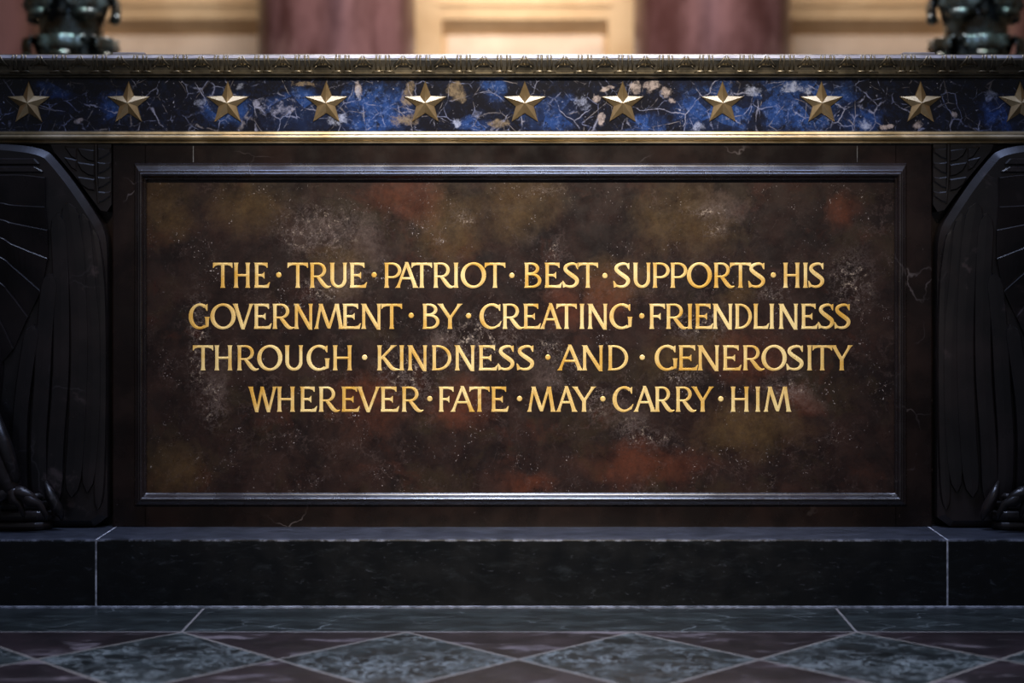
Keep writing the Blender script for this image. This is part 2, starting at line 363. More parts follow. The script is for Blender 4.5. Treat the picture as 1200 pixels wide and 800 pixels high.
def mat_floor():
    n = NT('floor_marble')
    sx = n.t.nodes.new('ShaderNodeSeparateXYZ'); n.link(n.co, sx.inputs[0])
    X, Y = sx.outputs[0], sx.outputs[1]
    D, xv, yb = 0.598, -0.337+0.033, -0.530
    X2 = n.math('SUBTRACT', X, xv); Y2 = n.math('SUBTRACT', Y, yb)
    a = n.math('DIVIDE', n.math('ADD', X2, Y2), D); b = n.math('DIVIDE', n.math('SUBTRACT', X2, Y2), D)
    fa, fb = n.math('FLOOR', a), n.math('FLOOR', b)
    par = n.math('FLOORED_MODULO', n.math('ADD', fa, fb), 2.0)
    def edge(v):
        f = n.math('FRACT', v); return n.math('MINIMUM', f, n.math('SUBTRACT', 1.0, f))
    g = n.rng(n.math('MINIMUM', edge(a), edge(b)), 0.010, 0.007)
    band = n.math('MULTIPLY', n.math('GREATER_THAN', Y2, 0.0), n.math('LESS_THAN', Y2, 0.6))
    w = n.warp(0.10, 7, 5); w2 = n.warp(0.16, 5, 6)
    off = n.t.nodes.new('ShaderNodeCombineXYZ'); n.link(n.math('MULTIPLY', fa, 3.7), off.inputs[0]); n.link(n.math('MULTIPLY', fb, 5.1), off.inputs[1])
    wo = n.vec('ADD', w, off.outputs[0]); w2o = n.vec('ADD', w2, off.outputs[0])
    gv = n.rng(n.voro(12, co=n.vec('ADD', n.warp(0.16, 12, 6), off.outputs[0])), 0.16, 0.0); gv = n.math('MULTIPLY', gv, n.rng(n.noise(12, 8, 0.72, wo), 0.44, 0.66))
    green = n.mix(n.rng(n.noise(8, 7, 0.65, wo), 0.36, 0.68), (0.0040, 0.0052, 0.0050), (0.022, 0.0285, 0.0275))
    rid = n.rng(n.math('ABSOLUTE', n.math('SUBTRACT', n.noise(15, 9, 0.68, wo), 0.5)), 0.030, 0.0)
    gv = n.math('MAXIMUM', n.math('MULTIPLY', gv, 0.55), n.math('MULTIPLY', rid, n.rng(n.noise(5, 4, 0.6, w2o), 0.40, 0.62)))
    green = n.mix(n.math('MULTIPLY', gv, 0.75), green, (0.27, 0.30, 0.29))
    pv = n.rng(n.noise(5, 8, 0.62, n.mapping(w2o, (0.8, 2.6, 1), (0, 0, 0.35))), 0.54, 0.68)
    pur = n.mix(n.rng(n.noise(6, 7, 0.65, w2o), 0.35, 0.7), (0.0085, 0.0058, 0.0062), (0.024, 0.0155, 0.017))
    pur = n.mix(n.math('MULTIPLY', pv, 0.7), pur, (0.20, 0.165, 0.17))
    c = n.mix(par, pur, green)
    c = n.mix(g, c, (0.21, 0.185, 0.16))
    bv = n.rng(n.voro(5, co=n.mapping(w, (1.0, 3.0, 1), (0, 0, 0.5))), 0.02, 0.0)
    bv = n.math('MULTIPLY', bv, n.rng(n.noise(5, 4), 0.45, 0.65))
    bc = n.mix(n.rng(n.noise(7, 8, 0.68, n.mapping(w, (1, 2.5, 1))), 0.38, 0.72), (0.0075, 0.0100, 0.0100), (0.028, 0.036, 0.0355))
    bc = n.mix(n.math('MULTIPLY', bv, 0.6), bc, (0.25, 0.28, 0.28))
    j = None
    for xj in (-0.903, 0.893):
        d_ = n.rng(n.math('ABSOLUTE', n.math('SUBTRACT', X, xj)), 0.0042, 0.0028)
        j = d_ if j is None else n.math('MAXIMUM', j, d_)
    j = n.math('MAXIMUM', j, n.rng(n.math('ABSOLUTE', Y2), 0.008, 0.006))
    bc = n.mix(n.math('MULTIPLY', j, 0.9), bc, (0.22, 0.2, 0.19))
    c = n.mix(band, c, bc)
    return n.done(c, n.rng(n.noise(12, 4), 0.3, 0.7, 0.30, 0.42))
M_floor = mat_floor()
def mat_column():
    n = NT('red_marble_column')
    st = n.mapping(n.warp(0.35, 1.6, 4), (2.6, 2.6, 0.35))
    c = n.mix(n.rng(n.noise(1.5, 6, 0.6, st), 0.36, 0.66), (0.06, 0.025, 0.024), (0.165, 0.088, 0.092))  # marble tone, with polish highlights painted in as vertical streaks
    c = n.mix(n.math('MULTIPLY', n.rng(n.noise(2.3, 3, 0.5, n.mapping(n.co, (1.8, 1.8, 0.8))), 0.60, 0.72), 0.6), c, (0.30, 0.19, 0.18))
    return n.done(c, 0.3)
M_column = mat_column()
def mat_lime(name, a, b):
    n = NT(name)
    return n.done(n.mix(n.rng(n.noise(2.0, 6, 0.6), 0.35, 0.68), a, b), 0.75)
M_lime = mat_lime('golden_limestone', (0.62, 0.44, 0.25), (0.76, 0.58, 0.36))
M_panelstone = mat_lime('cream_limestone', (0.66, 0.54, 0.43), (0.80, 0.68, 0.56))

# ------------------------------------------------------------------ setting
HALF = 2.30                                    # half length of the altar
fl = MB(); fl.box(-7.5, 7.5, -9, 9.4, -0.12, 0.0)
fo = fl.build('floor', M_floor); fo['kind'] = 'structure'
WY = 9.04
wl = MB(); wl.box(-7.5, 7.5, WY+0.14, WY+0.4, 0, 8.0)
for k in range(-2, 3):                         # recessed cream panels are set back between golden borders
    cx = -0.037+2.93*k
    wl.box(cx-1.465, cx-0.70, WY, WY+0.16, 0, 8.0); wl.box(cx+0.70, cx+1.465, WY, WY+0.16, 0, 8.0)
    wl.box(cx-0.70, cx+0.70, WY, WY+0.16, 0, 1.2); wl.box(cx-0.70, cx+0.70, WY, WY+0.16, 2.99, 8.0)
for nm, sx in (('wall_left', -1), ('wall_right', 1)):
    q = MB(); q.box(sx*7.62-0.12, sx*7.62+0.12, -9, 9.4, 0, 8.0); o = q.build(nm, M_lime); o['kind'] = 'structure'
wall = wl.build('wall_back', M_lime); wall['kind'] = 'structure'
for k in range(-2, 3):
    cx = -0.037+2.93*k
    p = MB(); p.box(cx-0.66, cx+0.66, WY+0.105, WY+0.15, 1.25, 2.87)
    p.box(cx-0.62, cx+0.62, WY+0.085, WY+0.11, 1.3, 2.78)
    o = p.build('wall_panel', M_panelstone, wall)
    cm = MB(); cm.extrude_x([(WY+0.002, 2.992), (WY+0.135, 2.992), (WY+0.135, 2.87)], cx-0.70, cx+0.70)
    cm.build('splayed_head', M_lime, wall)
    cm = MB(); cm.box(cx-0.73, cx+0.73, WY-0.02, WY+0.01, 3.10, 3.13, 0.008)
    cm.build('string_course', M_lime, wall)

col_labels = ['reddish-brown marble column at the far left, mostly behind the bronze stand',
              'reddish-brown marble column left of centre behind the altar',
              'reddish-brown marble column right of centre behind the altar',
              'reddish-brown marble column at the far right, mostly behind the bronze stand']
for i, px in enumerate((-44, 395, 834, 1273)):
    X = CAMX+(px-625)/FPX*13.0
    root = empty('marble_column', (X, 13.0-CAMD, 0), None, math.pi/2*i)
    tag(root, col_labels[i], 'column', 'marble columns behind the altar'); root['kind'] = 'thing'
    s_ = MB(); s_.lathe([(0.615, 0.42), (0.613, 2.5), (0.60, 5.0), (0.56, 7.2)], 48); s_.build('shaft', M_column, root, True)
    b_ = MB(); b_.box(-0.85, 0.85, -0.85, 0.85, 0, 0.2, 0.02)
    b_.lathe([(0.80, 0.2), (0.83, 0.25), (0.80, 0.3), (0.72, 0.32), (0.70, 0.36), (0.74, 0.38), (0.72, 0.42), (0.615, 0.425)], 40)
    b_.build('column_base', M_lime, root)

def make_torchere():
    root = empty('bronze_torchere', (0, 0, 0))
    b = MB(); b.lathe([(0.30, 0), (0.32, 0.04), (0.28, 0.08), (0.24, 0.12), (0.25, 0.16), (0.16, 0.24), (0.10, 0.34), (0.09, 0.4)], 28)
    b.build('foot', M_verdigris, root, True)
    s = MB(); s.lathe([(0.09, 0.40), (0.075, 0.9), (0.10, 0.96), (0.07, 1.02), (0.07, 1.6), (0.11, 1.68), (0.12, 1.74), (0.10, 1.80), (0.14, 1.88), (0.15, 1.96), (0.15, 2.1), (0.14, 2.3)], 24)
    s.build('shaft', M_verdigris, root, True)
    def leaf(th, z0, r0, h, out, wd, drop):
        M = Matrix.Rotation(th, 3, 'Z'); mb = MB(); V = []; F = []; nn = 9
        path = catmull([(r0, z0), (r0+0.025, z0+h*0.45), (r0+out*0.55, z0+h*0.88), (r0+out*0.95, z0+h), (r0+out*1.05, z0+h-drop*0.6), (r0+out*0.85, z0+h-drop)], 4)
        ws = [wd*(0.55+0.6*math.sin(math.pi*min(1, i/(len(path)-1)*1.0)*0.9+0.25))*(1+0.16*math.cos(i*2.1)) for i in range(len(path))]
        for sgn in (0, 1):
            for i, (r, z) in enumerate(path):
                for k in range(nn):
                    u = (k/(nn-1)-0.5)*2
                    rr = r-0.028*u*u+0.012*math.cos(u*6)-0.014*sgn
                    V.append(M @ Vector((rr, u*ws[i], z-0.008*sgn)))
        m1 = len(path)*nn
        for i in range(len(path)-1):
            for k in range(nn-1):
                a = i*nn+k; q = (a, a+1, a+nn+1, a+nn)
                F.append(q); F.append(tuple(m1+x for x in reversed(q)))
            F.append((i*nn, (i+1)*nn, m1+(i+1)*nn, m1+i*nn)); F.append((i*nn+nn-1, m1+i*nn+nn-1, m1+(i+1)*nn+nn-1, (i+1)*nn+nn-1))
        e = (len(path)-1)*nn
        for k in range(nn-1):
            F.append((e+k, e+k+1, m1+e+k+1, m1+e+k)); F.append((k, m1+k, m1+k+1, k+1))
        mb.add(V, F)
        # a rolled knob under the curling tip
        r, z = path[-1]; c = M @ Vector((r+0.004, 0, z+0.006)); d = M @ Vector((0, 1, 0))
        mb.tube([(c-d*wd*0.55, 0.006), (c-d*wd*0.45, 0.022), (c, 0.03), (c+d*wd*0.45, 0.022), (c+d*wd*0.55, 0.006)], 10)
        mb.build('acanthus_leaf', M_verdigris, root, True)
    for t_, (z0, off) in enumerate(((1.60, 36), (1.80, 0), (2.00, 36))):
        for k in range(5): leaf(math.radians(72*k+off-90), z0, 0.11, 0.24, 0.105, 0.095, 0.10)
    c = MB(); c.lathe([(0.12, 2.28), (0.20, 2.34), (0.27, 2.44), (0.29, 2.5), (0.27, 2.5), (0.2, 2.42), (0.05, 2.38)], 28)
    c.build('bowl', M_verdigris, root, True)
    return root
def copy_tree(o, parent=None):
    c = o.copy(); COL.objects.link(c); c.parent = parent
    for ch in list(o.children): copy_tree(ch, c)
    return c
t1 = make_torchere(); t1.location = (CAMX+(84-625)/FPX*8.0, 8.0-CAMD, 0)
tag(t1, 'dark verdigris bronze torchere with curling leaves behind the left end of the altar', 'torchere', 'bronze torcheres behind the altar')
t2 = copy_tree(t1); t2.location = (CAMX+(1143-625)/FPX*8.0, 8.0-CAMD, 0); t2.rotation_euler.z = 0.0
t2['label'] = 'dark verdigris bronze torchere with curling leaves behind the right end of the altar'

# ------------------------------------------------------------------ plinth under the altar
plinth = empty('altar_plinth', (0, 0, 0))
tag(plinth, 'long black stone plinth with pale joints under the altar', 'plinth')
XJ = 1.211
for a, b in ((-HALF-0.2, -XJ-0.0022), (-XJ+0.0022, XJ-0.0022), (XJ+0.0022, HALF+0.2)):
    q = MB(); q.box(a, b, PF, 1.55, 0.004, PT, 0.004)
    q.build('plinth_block', M_plinth, plinth)
for sx in (-1, 1):
    q = MB(); q.box(sx*XJ-0.0024, sx*XJ+0.0024, PF+0.0005, 1.5, 0.006, PT-0.0005)
    q.build('mortar_joint', M_joint, plinth)
q = MB(); q.extrude_x([(PF+0.01, 0.0), (PF-0.007, 0.0), (PF-0.006, 0.003), (PF+0.001, 0.0065), (PF+0.01, 0.0065)], -HALF-0.2, HALF+0.2)
q.build('lit_edge_strip', M_mortar_lit_edge, plinth)  # pale bead whose colour stands for the lit edge at the plinth foot

# ------------------------------------------------------------------ altar
altar = empty('altar', (0, 0, PT))
altar['label'] = 'dark marble altar with starred blue frieze and gilded inscription'; altar['category'] = 'altar'
AZ = PT                                        # parts are built in world coordinates and lowered into the altar's frame
def part(mb, name, mat, parent=None, smooth=False):
    o = mb.build(name, mat, None, smooth)
    if parent is None:
        o.parent = altar; o.location = (0, 0, -AZ)
    else:
        o.parent = parent
    return o
zt = FZ(66)                                    # top of the cornice
# body block (core) and the raised centre block
q = MB(); q.box(-HALF, HALF, 0.05, 1.30, PT, FZ(92)); core = part(q, 'core_block', M_body)
BX0, BX1 = FX(132), FX(1092)
q = MB()
px0, px1, pz0, pz1 = FX(171.5), FX(1048.5), FZ(577.5), FZ(210.5)      # panel opening
q.box(BX0, px0, 0.0, 0.06, PT, FZ(168), 0.0025); q.box(px1, BX1, 0.0, 0.06, PT, FZ(168), 0.0025)
q.box(px0-0.004, px1+0.004, 0.0, 0.06, PT, pz0); q.box(px0-0.004, px1+0.004, 0.0, 0.06, pz1, FZ(168))
part(q, 'surround', M_body)
# thin pale joints in the top rail of the surround
for px in (226.5, 1004.5):
    q = MB(); q.box(FX(px)-0.0012, FX(px)+0.0012, -0.0006, 0.002, FZ(190), FZ(171)); part(q, 'stone_joint', M_mortar_lit_edge)
# inscription panel
q = MB(); q.box(px0-0.006, px1+0.006, 0.008, 0.055, pz0-0.006, pz1+0.006)
panel = part(q, 'inscription_panel', M_panel)
# frame moulding: (offset outward in px, height above the surround in m)
prof = [(-0.3, -0.012), (-0.3, 0.003), (0.9, 0.0055), (1.6, 0.006), (4.2, 0.0135), (5.4, 0.0155), (6.6, 0.0158), (7.4, 0.0150), (8.9, 0.0125), (9.3, 0.0118), (10.2, 0.0118), (11.0, 0.0110), (15.6, 0.0072), (16.4, 0.0068), (18.8, 0.0026), (19.4, 0.001), (19.4, -0.005)]
prof_b = [(a if a < 6 else 6+(a-6)*0.66, h) for a, h in prof]
V = []; F = []
for i in range(len(prof)):
    (a, h), (a2, _) = prof[i], prof_b[i]; h = h*1.6 if h > 0 else h
    at, ab, al = m(a), m(a2), m(a*0.72)
    V += [(px0-al, -h, pz0-ab), (px1+al, -h, pz0-ab), (px1+al, -h, pz1+at), (px0-al, -h, pz1+at)]
for i in range(len(prof)-1):
    for k in range(4): F.append((i*4+k, i*4+(k+1) % 4, i*4+4+(k+1) % 4, i*4+4+k))
q = MB(); q.add(V, F); part(q, 'frame_moulding', M_frame)

# frieze
q = MB(); q.box(-HALF, HALF, 0.0, 0.06, FZ(154.5), FZ(91)); part(q, 'frieze', M_frieze)
# brass torus moulding under the frieze
def arc(cy, cz, r, a0, a1, n=8, sy=1.0):
    return [(cy-r*sy*math.cos(math.radians(a0+(a1-a0)*i/n)), cz+r*math.sin(math.radians(a0+(a1-a0)*i/n))) for i in range(n+1)]
pr = [(0.04, FZ(153.6)), (-0.010, FZ(153.9)), (-0.016, FZ(155.0)), (-0.017, FZ(157.3)), (-0.014, FZ(157.8))]
pr += arc(-0.014, FZ(161.2), m(3.4), 85, -85, 10, 1.1)
pr += [(-0.006, FZ(164.8)), (-0.005, FZ(166.0)), (-0.011, FZ(166.3)), (-0.0125, FZ(167.2)), (-0.010, FZ(168.3)), (0.04, FZ(168.8))]
q = MB(); q.extrude_x(pr, -HALF-0.005, HALF+0.005); part(q, 'brass_moulding', M_bead)

# cornice
def cprof(py):                                 # outward position of the cyma at a given height
    pts = [(65, -0.030), (66, -0.034), (68, -0.0375), (70.6, -0.040), (72, -0.042), (75, -0.036), (79, -0.028), (83, -0.024), (86, -0.0225)]
    for (a, ya), (b, yb) in zip(pts, pts[1:]):
        if a <= py <= b: return ya+(yb-ya)*(py-a)/(b-a)
    return pts[-1][1] if py > 86 else pts[0][1]
pr = [(0.10, FZ(65.0))]+[(cprof(p), FZ(p)) for p in (65, 66, 68, 70.6, 72, 75, 79, 83, 86)]
pr += [(-0.024, FZ(86.3)), (-0.026, FZ(87.2)), (-0.024, FZ(88.2)), (-0.016, FZ(88.8)), (-0.015, FZ(89.4)), (-0.018, FZ(90.2)), (-0.016, FZ(91.2)), (-0.004, FZ(92.4)), (0.10, FZ(92.4))]
q = MB(); q.extrude_x(pr, -HALF-0.04, HALF+0.04); cornice = part(q, 'cornice', M_cornice)
q = MB(); q.extrude_x([(1.34, FZ(70.2)), (-0.0425, FZ(70.2)), (-0.041, FZ(69.2)), (-0.0345, FZ(66.2)), (-0.030, FZ(65.3)), (1.34, FZ(64.9))], -HALF-0.05, HALF+0.05); part(q, 'table_slab', M_top)  # pale front edge stands for lit bronze along the cornice top
def rib(pts, r):
    return [(Vector((m(x), cprof(y)-0.002, FZ(y))), r*k) for x, y, k in pts]
d = MB()                                       # pointed dart with a little shelf
for sg in (-1, 1):
    d.tube(rib([(sg*1.2, 67.5, 1), (sg*3.5, 71, 1), (sg*6.5, 75, 1), (sg*11, 78.6, .9)], 0.0024), 6)
    d.tube(rib([(sg*1.2, 68, 1), (sg*1.2, 72, 1), (sg*1.6, 77, 1)], 0.0018), 6)
    d.tube(rib([(sg*6.8, 78.4, .8), (sg*9.0, 80.6, 1.0), (sg*9.6, 81.6, .7)], 0.0022), 6)
d.prism([(m(-6.2), FZ(78.7)), (m(6.2), FZ(78.7)), (m(5.2), FZ(77.3)), (m(-5.2), FZ(77.3))], -0.02, -0.0365, m(0.9), 0.003)
l = MB()                                       # rounded leaf between the darts
for sg in (-1, 1):
    l.tube(rib([(sg*3.4, 66.5, 1.4), (sg*3.5, 70, 1.3), (sg*3.6, 76, 1), (sg*3.2, 82.5, .9)], 0.0026), 6)
    l.tube(rib([(sg*7.2, 66.5, 1.2), (sg*7.6, 70, 1.2), (sg*8.6, 76, 1), (sg*8.2, 83, .9)], 0.0024), 6)
    l.tube(rib([(sg*0.4, 85.2, .8), (sg*4, 84.6, 1.2), (sg*9, 84.8, 1.2), (sg*13.4, 86.2, .5)], 0.0036), 6)
first = {}
P = 47.0
for i in range(-18, 19):
    for kind, mb, off in (('dart_ornament', d, 0.0), ('leaf_ornament', l, P/2)):
        X = FX(614.5+P*i+off)
        if abs(X) > HALF: continue
        if kind not in first:
            o = part(mb, kind, M_cornice, cornice, True); first[kind] = o
        else:
            o = first[kind].copy(); COL.objects.link(o); o.parent = cornice
        o.location = (X, 0, 0)
# small low pads lying on the table top near each end
for a, b in ((134, 171), (1056, 1094)):
    q = MB(); q.box(FX(a), FX(b), -0.02, 0.16, FZ(65.4), FZ(62.2), 0.002); part(q, 'table_pad', M_top)

# stars
def star_mesh():
    mb = MB(); n = 10; Rr, rr = m(26.4), m(11.2); V = []; F = []
    def ring(k, y):
        for i in range(n):
            r_ = (Rr if i % 2 == 0 else rr)*k; th = math.pi/2+i*math.pi/5
            V.append((r_*math.cos(th), y, r_*math.sin(th)))
    ring(1.0, 0.004); ring(1.0, -0.004); ring(0.955, -0.0055)
    V.append((0, -0.0195, 0)); c = len(V)-1
    for k in range(2):
        for i in range(n): F.append((k*n+i, k*n+(i+1) % n, (k+1)*n+(i+1) % n, (k+1)*n+i))
    for i in range(n): F.append((2*n+i, 2*n+(i+1) % n, c))
    F.append(tuple(range(n)))
    mb.add(V, F); return mb
star0 = None
for px in [-199, -82.5, 34, 151, 267, 382.5, 498.5, 615, 729.5, 846.5, 962.5, 1078.5, 1195, 1311.5, 1428]:
    if star0 is None:
        o = star0 = part(star_mesh(), 'star', M_star)
    else:
        o = star0.copy(); COL.objects.link(o); o.parent = altar
    o.location = (FX(px), 0, FZ(121.3)-AZ)

# ------------------------------------------------------------------ the gilded inscription
H = 29.4; ST, TH, FLR = 3.9, 2.4, 5.6
class Glyphs:
    def __init__(s): s.mb = MB(); s.ox = 0; s.oy = 0
    E0, E1, YB = 0.0006, 0.0011, 0.008
    def pt(s, x, y, h): return (FX(s.ox+x), s.YB-h, FZ(s.oy-y))
    def strip(s, pts, horiz=False):
        V = []; F = []; n = len(pts)
        for i, (x, y, w) in enumerate(pts):
            if horiz: nx, ny = 1.0, 0.0
            else:
                a = pts[max(i-1, 0)]; b = pts[min(i+1, n-1)]
                dx, dy = b[0]-a[0], b[1]-a[1]; L = math.hypot(dx, dy) or 1
                nx, ny = -dy/L, dx/L
            l_ = (x-nx*w/2, y-ny*w/2); r_ = (x+nx*w/2, y+ny*w/2)
            V += [s.pt(*l_, -0.002), s.pt(*l_, s.E0), s.pt(x, y, s.E1), s.pt(*r_, s.E0), s.pt(*r_, -0.002)]
        for i in range(n-1):
            for k in range(4): F.append((i*5+k, i*5+k+1, i*5+k+6, i*5+k+5))
        F.append((0, 1, 2, 3, 4)); e = (n-1)*5; F.append((e+4, e+3, e+2, e+1, e))
        s.mb.add(V, F)
    def curve(s, pts, n=6): s.strip(catmull(pts, n))
    def line(s, p0, p1, w, f0=None, f1=None):
        L = math.hypot(p1[0]-p0[0], p1[1]-p0[1]); sn = abs(p1[1]-p0[1])/L
        f0 = f0 or w; f1 = f1 or w; out = []
        for dd, k in ((0, 1.0), (0.5, 0.92), (1.4, 0.5), (3.2, 0.16), (6, 0.0)): out.append((dd, w+(f0-w)*k))
        for dd, k in ((6, 0.0), (3.2, 0.16), (1.4, 0.5), (0.5, 0.92), (0, 1.0)): out.append((L-dd, w+(f1-w)*k))
        out.sort(key=lambda q: q[0])
        s.strip([(p0[0]+(p1[0]-p0[0])*d_/L, p0[1]+(p1[1]-p0[1])*d_/L, w_/sn) for d_, w_ in out], True)
    def stem(s, x, y0=0, y1=H, w=ST, f0=FLR, f1=FLR): s.line((x, y0), (x, y1), w, f0, f1)
    def bar(s, x0, x1, y, t=TH): s.strip([(x0, y, t), ((x0+x1)/2, y, t), (x1, y, t)])
    def poly(s, pts):
        n = len(pts)
        V = [s.pt(x, y, -0.002) for x, y in pts]+[s.pt(x, y, 0.0011) for x, y in pts]
        F = [(i, (i+1) % n, n+(i+1) % n, n+i) for i in range(n)]+[tuple(n+i for i in range(n))]
        s.mb.add(V, F)
    def ell(s, cx, cy, rx, ry, a0, a1, wf, n=36):
        pts = []
        for i in range(n+1):
            a = math.radians(a0+(a1-a0)*i/n)
            pts.append((cx+rx*math.cos(a), cy+ry*math.sin(a), wf(a)))
        s.strip(pts)
    def bowl(s, xr, y0, y1, cxr):
        cx = xr*cxr; ry = (y1-y0)/2-TH/2+0.1; cy = (y0+y1)/2; rx = xr-cx-ST/2
        s.bar(2.5, cx+0.3, cy+ry, TH-0.2)
        s.ell(cx, cy, rx, ry, 90, -90, lambda a: TH-0.2+(ST+0.2-TH)*max(0, math.cos(a))**1.3, 20)
        s.bar(2.5, cx+0.3, cy-ry, TH-0.2)
    def topserif_r(s, x, y=H): s.poly([(x-6, y), (x, y), (x+0.1, y-6.0), (x-0.8, y-6.0), (x-2.2, y-3.9), (x-6, y-2.7)])
    def g_T(s, W):
        s.stem(W/2, f1=4.6); s.bar(0.6, W-0.6, H-1.45, 2.9); s.topserif_r(W-0.1)
        s.poly([(0.1, H), (6, H), (6, H-2.7), (2.3, H-3.9), (0.8, H-6.0), (0.0, H-6.0)])
    def arms(s, W, xt, xm):
        s.bar(1.0, xt-1, H-1.4, 2.8); s.poly([(0, H), (3, H), (3, H-2.2)]); s.topserif_r(xt)
        y = H*0.5; s.bar(3, xm-1.5, y, 2.7)
        s.poly([(xm-3.8, y-1.3), (xm-1.6, y-2.3), (xm-0.7, y-3.9), (xm, y-3.9), (xm, y+3.7), (xm-0.7, y+3.7), (xm-1.6, y+2.2), (xm-3.8, y+1.3)])
    def foot(s, W):
        s.bar(1.0, W-3, 1.45, 2.9); s.poly([(W-8, 2.8), (W-3.6, 3.7), (W-1.0, 6.6), (W-0.1, 6.6), (W-1.7, 0), (W-8, 0)])
    def g_E(s, W): s.stem(3.4); s.arms(W, W*0.845, W*0.66); s.foot(W)
    def g_F(s, W): s.stem(3.4); s.arms(W, W, W*0.73)
    def g_L(s, W): s.stem(3.2); s.foot(W)
    def g_H(s, W): s.stem(3.0); s.stem(W-3.0); s.bar(3, W-3, H*0.5, 2.6)
    def g_I(s, W): s.stem(W/2)
    def g_R(s, W):
        s.stem(3.6); s.bowl(W*0.78, H*0.41, H, 0.50)
        s.curve([(W*0.38, H*0.45, 3.0), (W*0.52, H*0.30, 4.2), (W*0.66, H*0.14, 4.6), (W*0.77, H*0.055, 3.9), (W*0.88, H*0.03, 2.6), (W, H*0.06, 0.9)])
    def g_P(s, W): s.stem(3.4); s.bowl(W, H*0.38, H, 0.46)
    def g_B(s, W): s.stem(3.4); s.bowl(W*0.88, H*0.53, H, 0.45); s.bowl(W, 0, H*0.57, 0.45)
    def g_D(s, W): s.stem(3.4); s.bowl(W, 0, H, 0.30)
    def wob(s, a): return 2.8+2.1*abs(math.cos(a-0.16))**1.6
    def g_O(s, W): s.ell(W/2, H/2, W/2-2.3, H/2-1.0, 0, 360, s.wob, 48)
    def g_C(s, W):
        s.ell(W*0.545, H/2, W*0.545-2.3, H/2-1.0, 52, 318, lambda a: s.wob(a)*(1 if a < 4.7 else max(0.45, 1-(a-4.7)*0.55)))
        s.poly([(W*0.80, H*0.90), (W*0.90, H*0.985), (W*0.93, H*0.99), (W*0.925, H*0.72), (W*0.885, H*0.72), (W*0.82, H*0.83)])
        s.poly([(W*0.80, H*0.07), (W*0.90, H*0.10), (W*0.99, H*0.31), (W*0.955, H*0.31), (W*0.86, H*0.20), (W*0.78, H*0.13)])
    def g_G(s, W):
        s.ell(W*0.53, H/2, W*0.53-2.3, H/2-1.0, 54, 305, s.wob)
        s.poly([(W*0.76, H*0.90), (W*0.87, H*0.985), (W*0.905, H*0.99), (W*0.90, H*0.72), (W*0.86, H*0.72), (W*0.79, H*0.83)])
        s.line((W-2.9, H*0.08), (W-2.9, H*0.48), 4.0, 3.0, 5.9)
        s.poly([(W*0.74, H*0.02), (W-1.2, H*0.10), (W-2.4, H*0.17), (W*0.74, H*0.13)])
    def g_U(s, W):
        xl, xr = 3.0, W-2.7
        pts = [(xl, H, 5.8), (xl, H-0.6, 5.2), (xl, H-2.6, 4.4), (xl, H*0.6, 4.3), (xl, H*0.34, 4.3)]
        cx = (xl+xr)/2; rx = (xr-xl)/2
        for i in range(1, 16):
            a = math.radians(180+180*i/16); pts.append((cx+rx*math.cos(a), H*0.34+(H*0.34-1.3)*math.sin(a), 3.0+1.1*abs(math.cos(a))))
        pts += [(xr, H*0.34, 3.6), (xr, H*0.6, 3.5), (xr, H-2.6, 3.6), (xr, H-0.6, 4.8), (xr, H, 5.4)]
        s.strip(pts)
    def g_V(s, W): s.line((W*0.50, -0.6), (2.6, H), 4.2, 3.6, 6.0); s.line((W*0.50, -0.6), (W-2.2, H), 3.0, 2.6, 5.2)
    def g_Y(s, W):
        s.line((W*0.5, H*0.42), (2.6, H), 4.0, 4.0, 5.8); s.line((W*0.5, H*0.42), (W-2.3, H), 3.0, 3.2, 5.2); s.stem(W*0.5, 0, H*0.48, 4.3, FLR, 4.3)
    def g_A(s, W):
        s.line((2.4, 0), (W*0.5, H+0.6), 3.0, 5.4, 2.6); s.line((W-2.9, 0), (W*0.475, H+0.8), 4.2, 6.2, 3.4); s.bar(W*0.25, W*0.76, H*0.375, 2.5)
    def g_N(s, W):
        s.stem(2.9, w=3.5, f0=5.8, f1=4.6); s.stem(W-2.5, -0.3, H, 3.3, 3.0, 5.2); s.line((W-2.6, -0.9), (2.6, H), 4.2, 3.6, 5.4)
    def g_M(s, W):
        s.line((2.5, 0), (W*0.225, H), 3.0, 5.2, 3.4); s.line((W*0.505, 0.4), (W*0.215, H), 4.2, 3.0, 4.8)
        s.line((W*0.505, 0.4), (W*0.755, H), 3.0, 2.8, 3.6); s.line((W-3.0, 0), (W*0.765, H), 4.2, 6.0, 4.8)
    def g_W(s, W):
        s.line((W*0.30, -0.6), (2.6, H), 4.1, 3.4, 5.8); s.line((W*0.30, -0.6), (W*0.485, H), 2.9, 2.6, 2.8)
        s.line((W*0.715, -0.6), (W*0.475, H), 4.1, 3.4, 3.6); s.line((W*0.715, -0.6), (W-2.2, H), 3.0, 2.6, 5.2)
    def g_K(s, W):
        s.stem(3.0); s.line((4.0, H*0.44), (W*0.75, H), 3.0, 3.0, 5.4)
        s.curve([(W*0.24, H*0.56, 3.0), (W*0.42, H*0.36, 4.2), (W*0.62, H*0.13, 4.5), (W*0.74, H*0.055, 3.8), (W*0.86, H*0.035, 2.4), (W, H*0.03, 0.9)])
    def g_S(s, W):
        s.curve([(W*0.90, H*0.88, 2.0), (W*0.70, H*0.955, 2.7), (W*0.46, H*0.945, 3.2), (W*0.235, H*0.865, 3.9), (W*0.19, H*0.735, 4.3), (W*0.34, H*0.615, 4.6), (W*0.62, H*0.475, 4.9), (W*0.845, H*0.345, 4.7), (W*0.855, H*0.20, 4.2), (W*0.68, H*0.075, 3.2), (W*0.42, H*0.045, 2.8), (W*0.20, H*0.085, 2.3), (W*0.07, H*0.15, 1.6)])
        s.poly([(W*0.78, H*0.93), (W*0.89, H*0.985), (W*0.945, H*0.995), (W*0.94, H*0.74), (W*0.89, H*0.74), (W*0.80, H*0.85)])
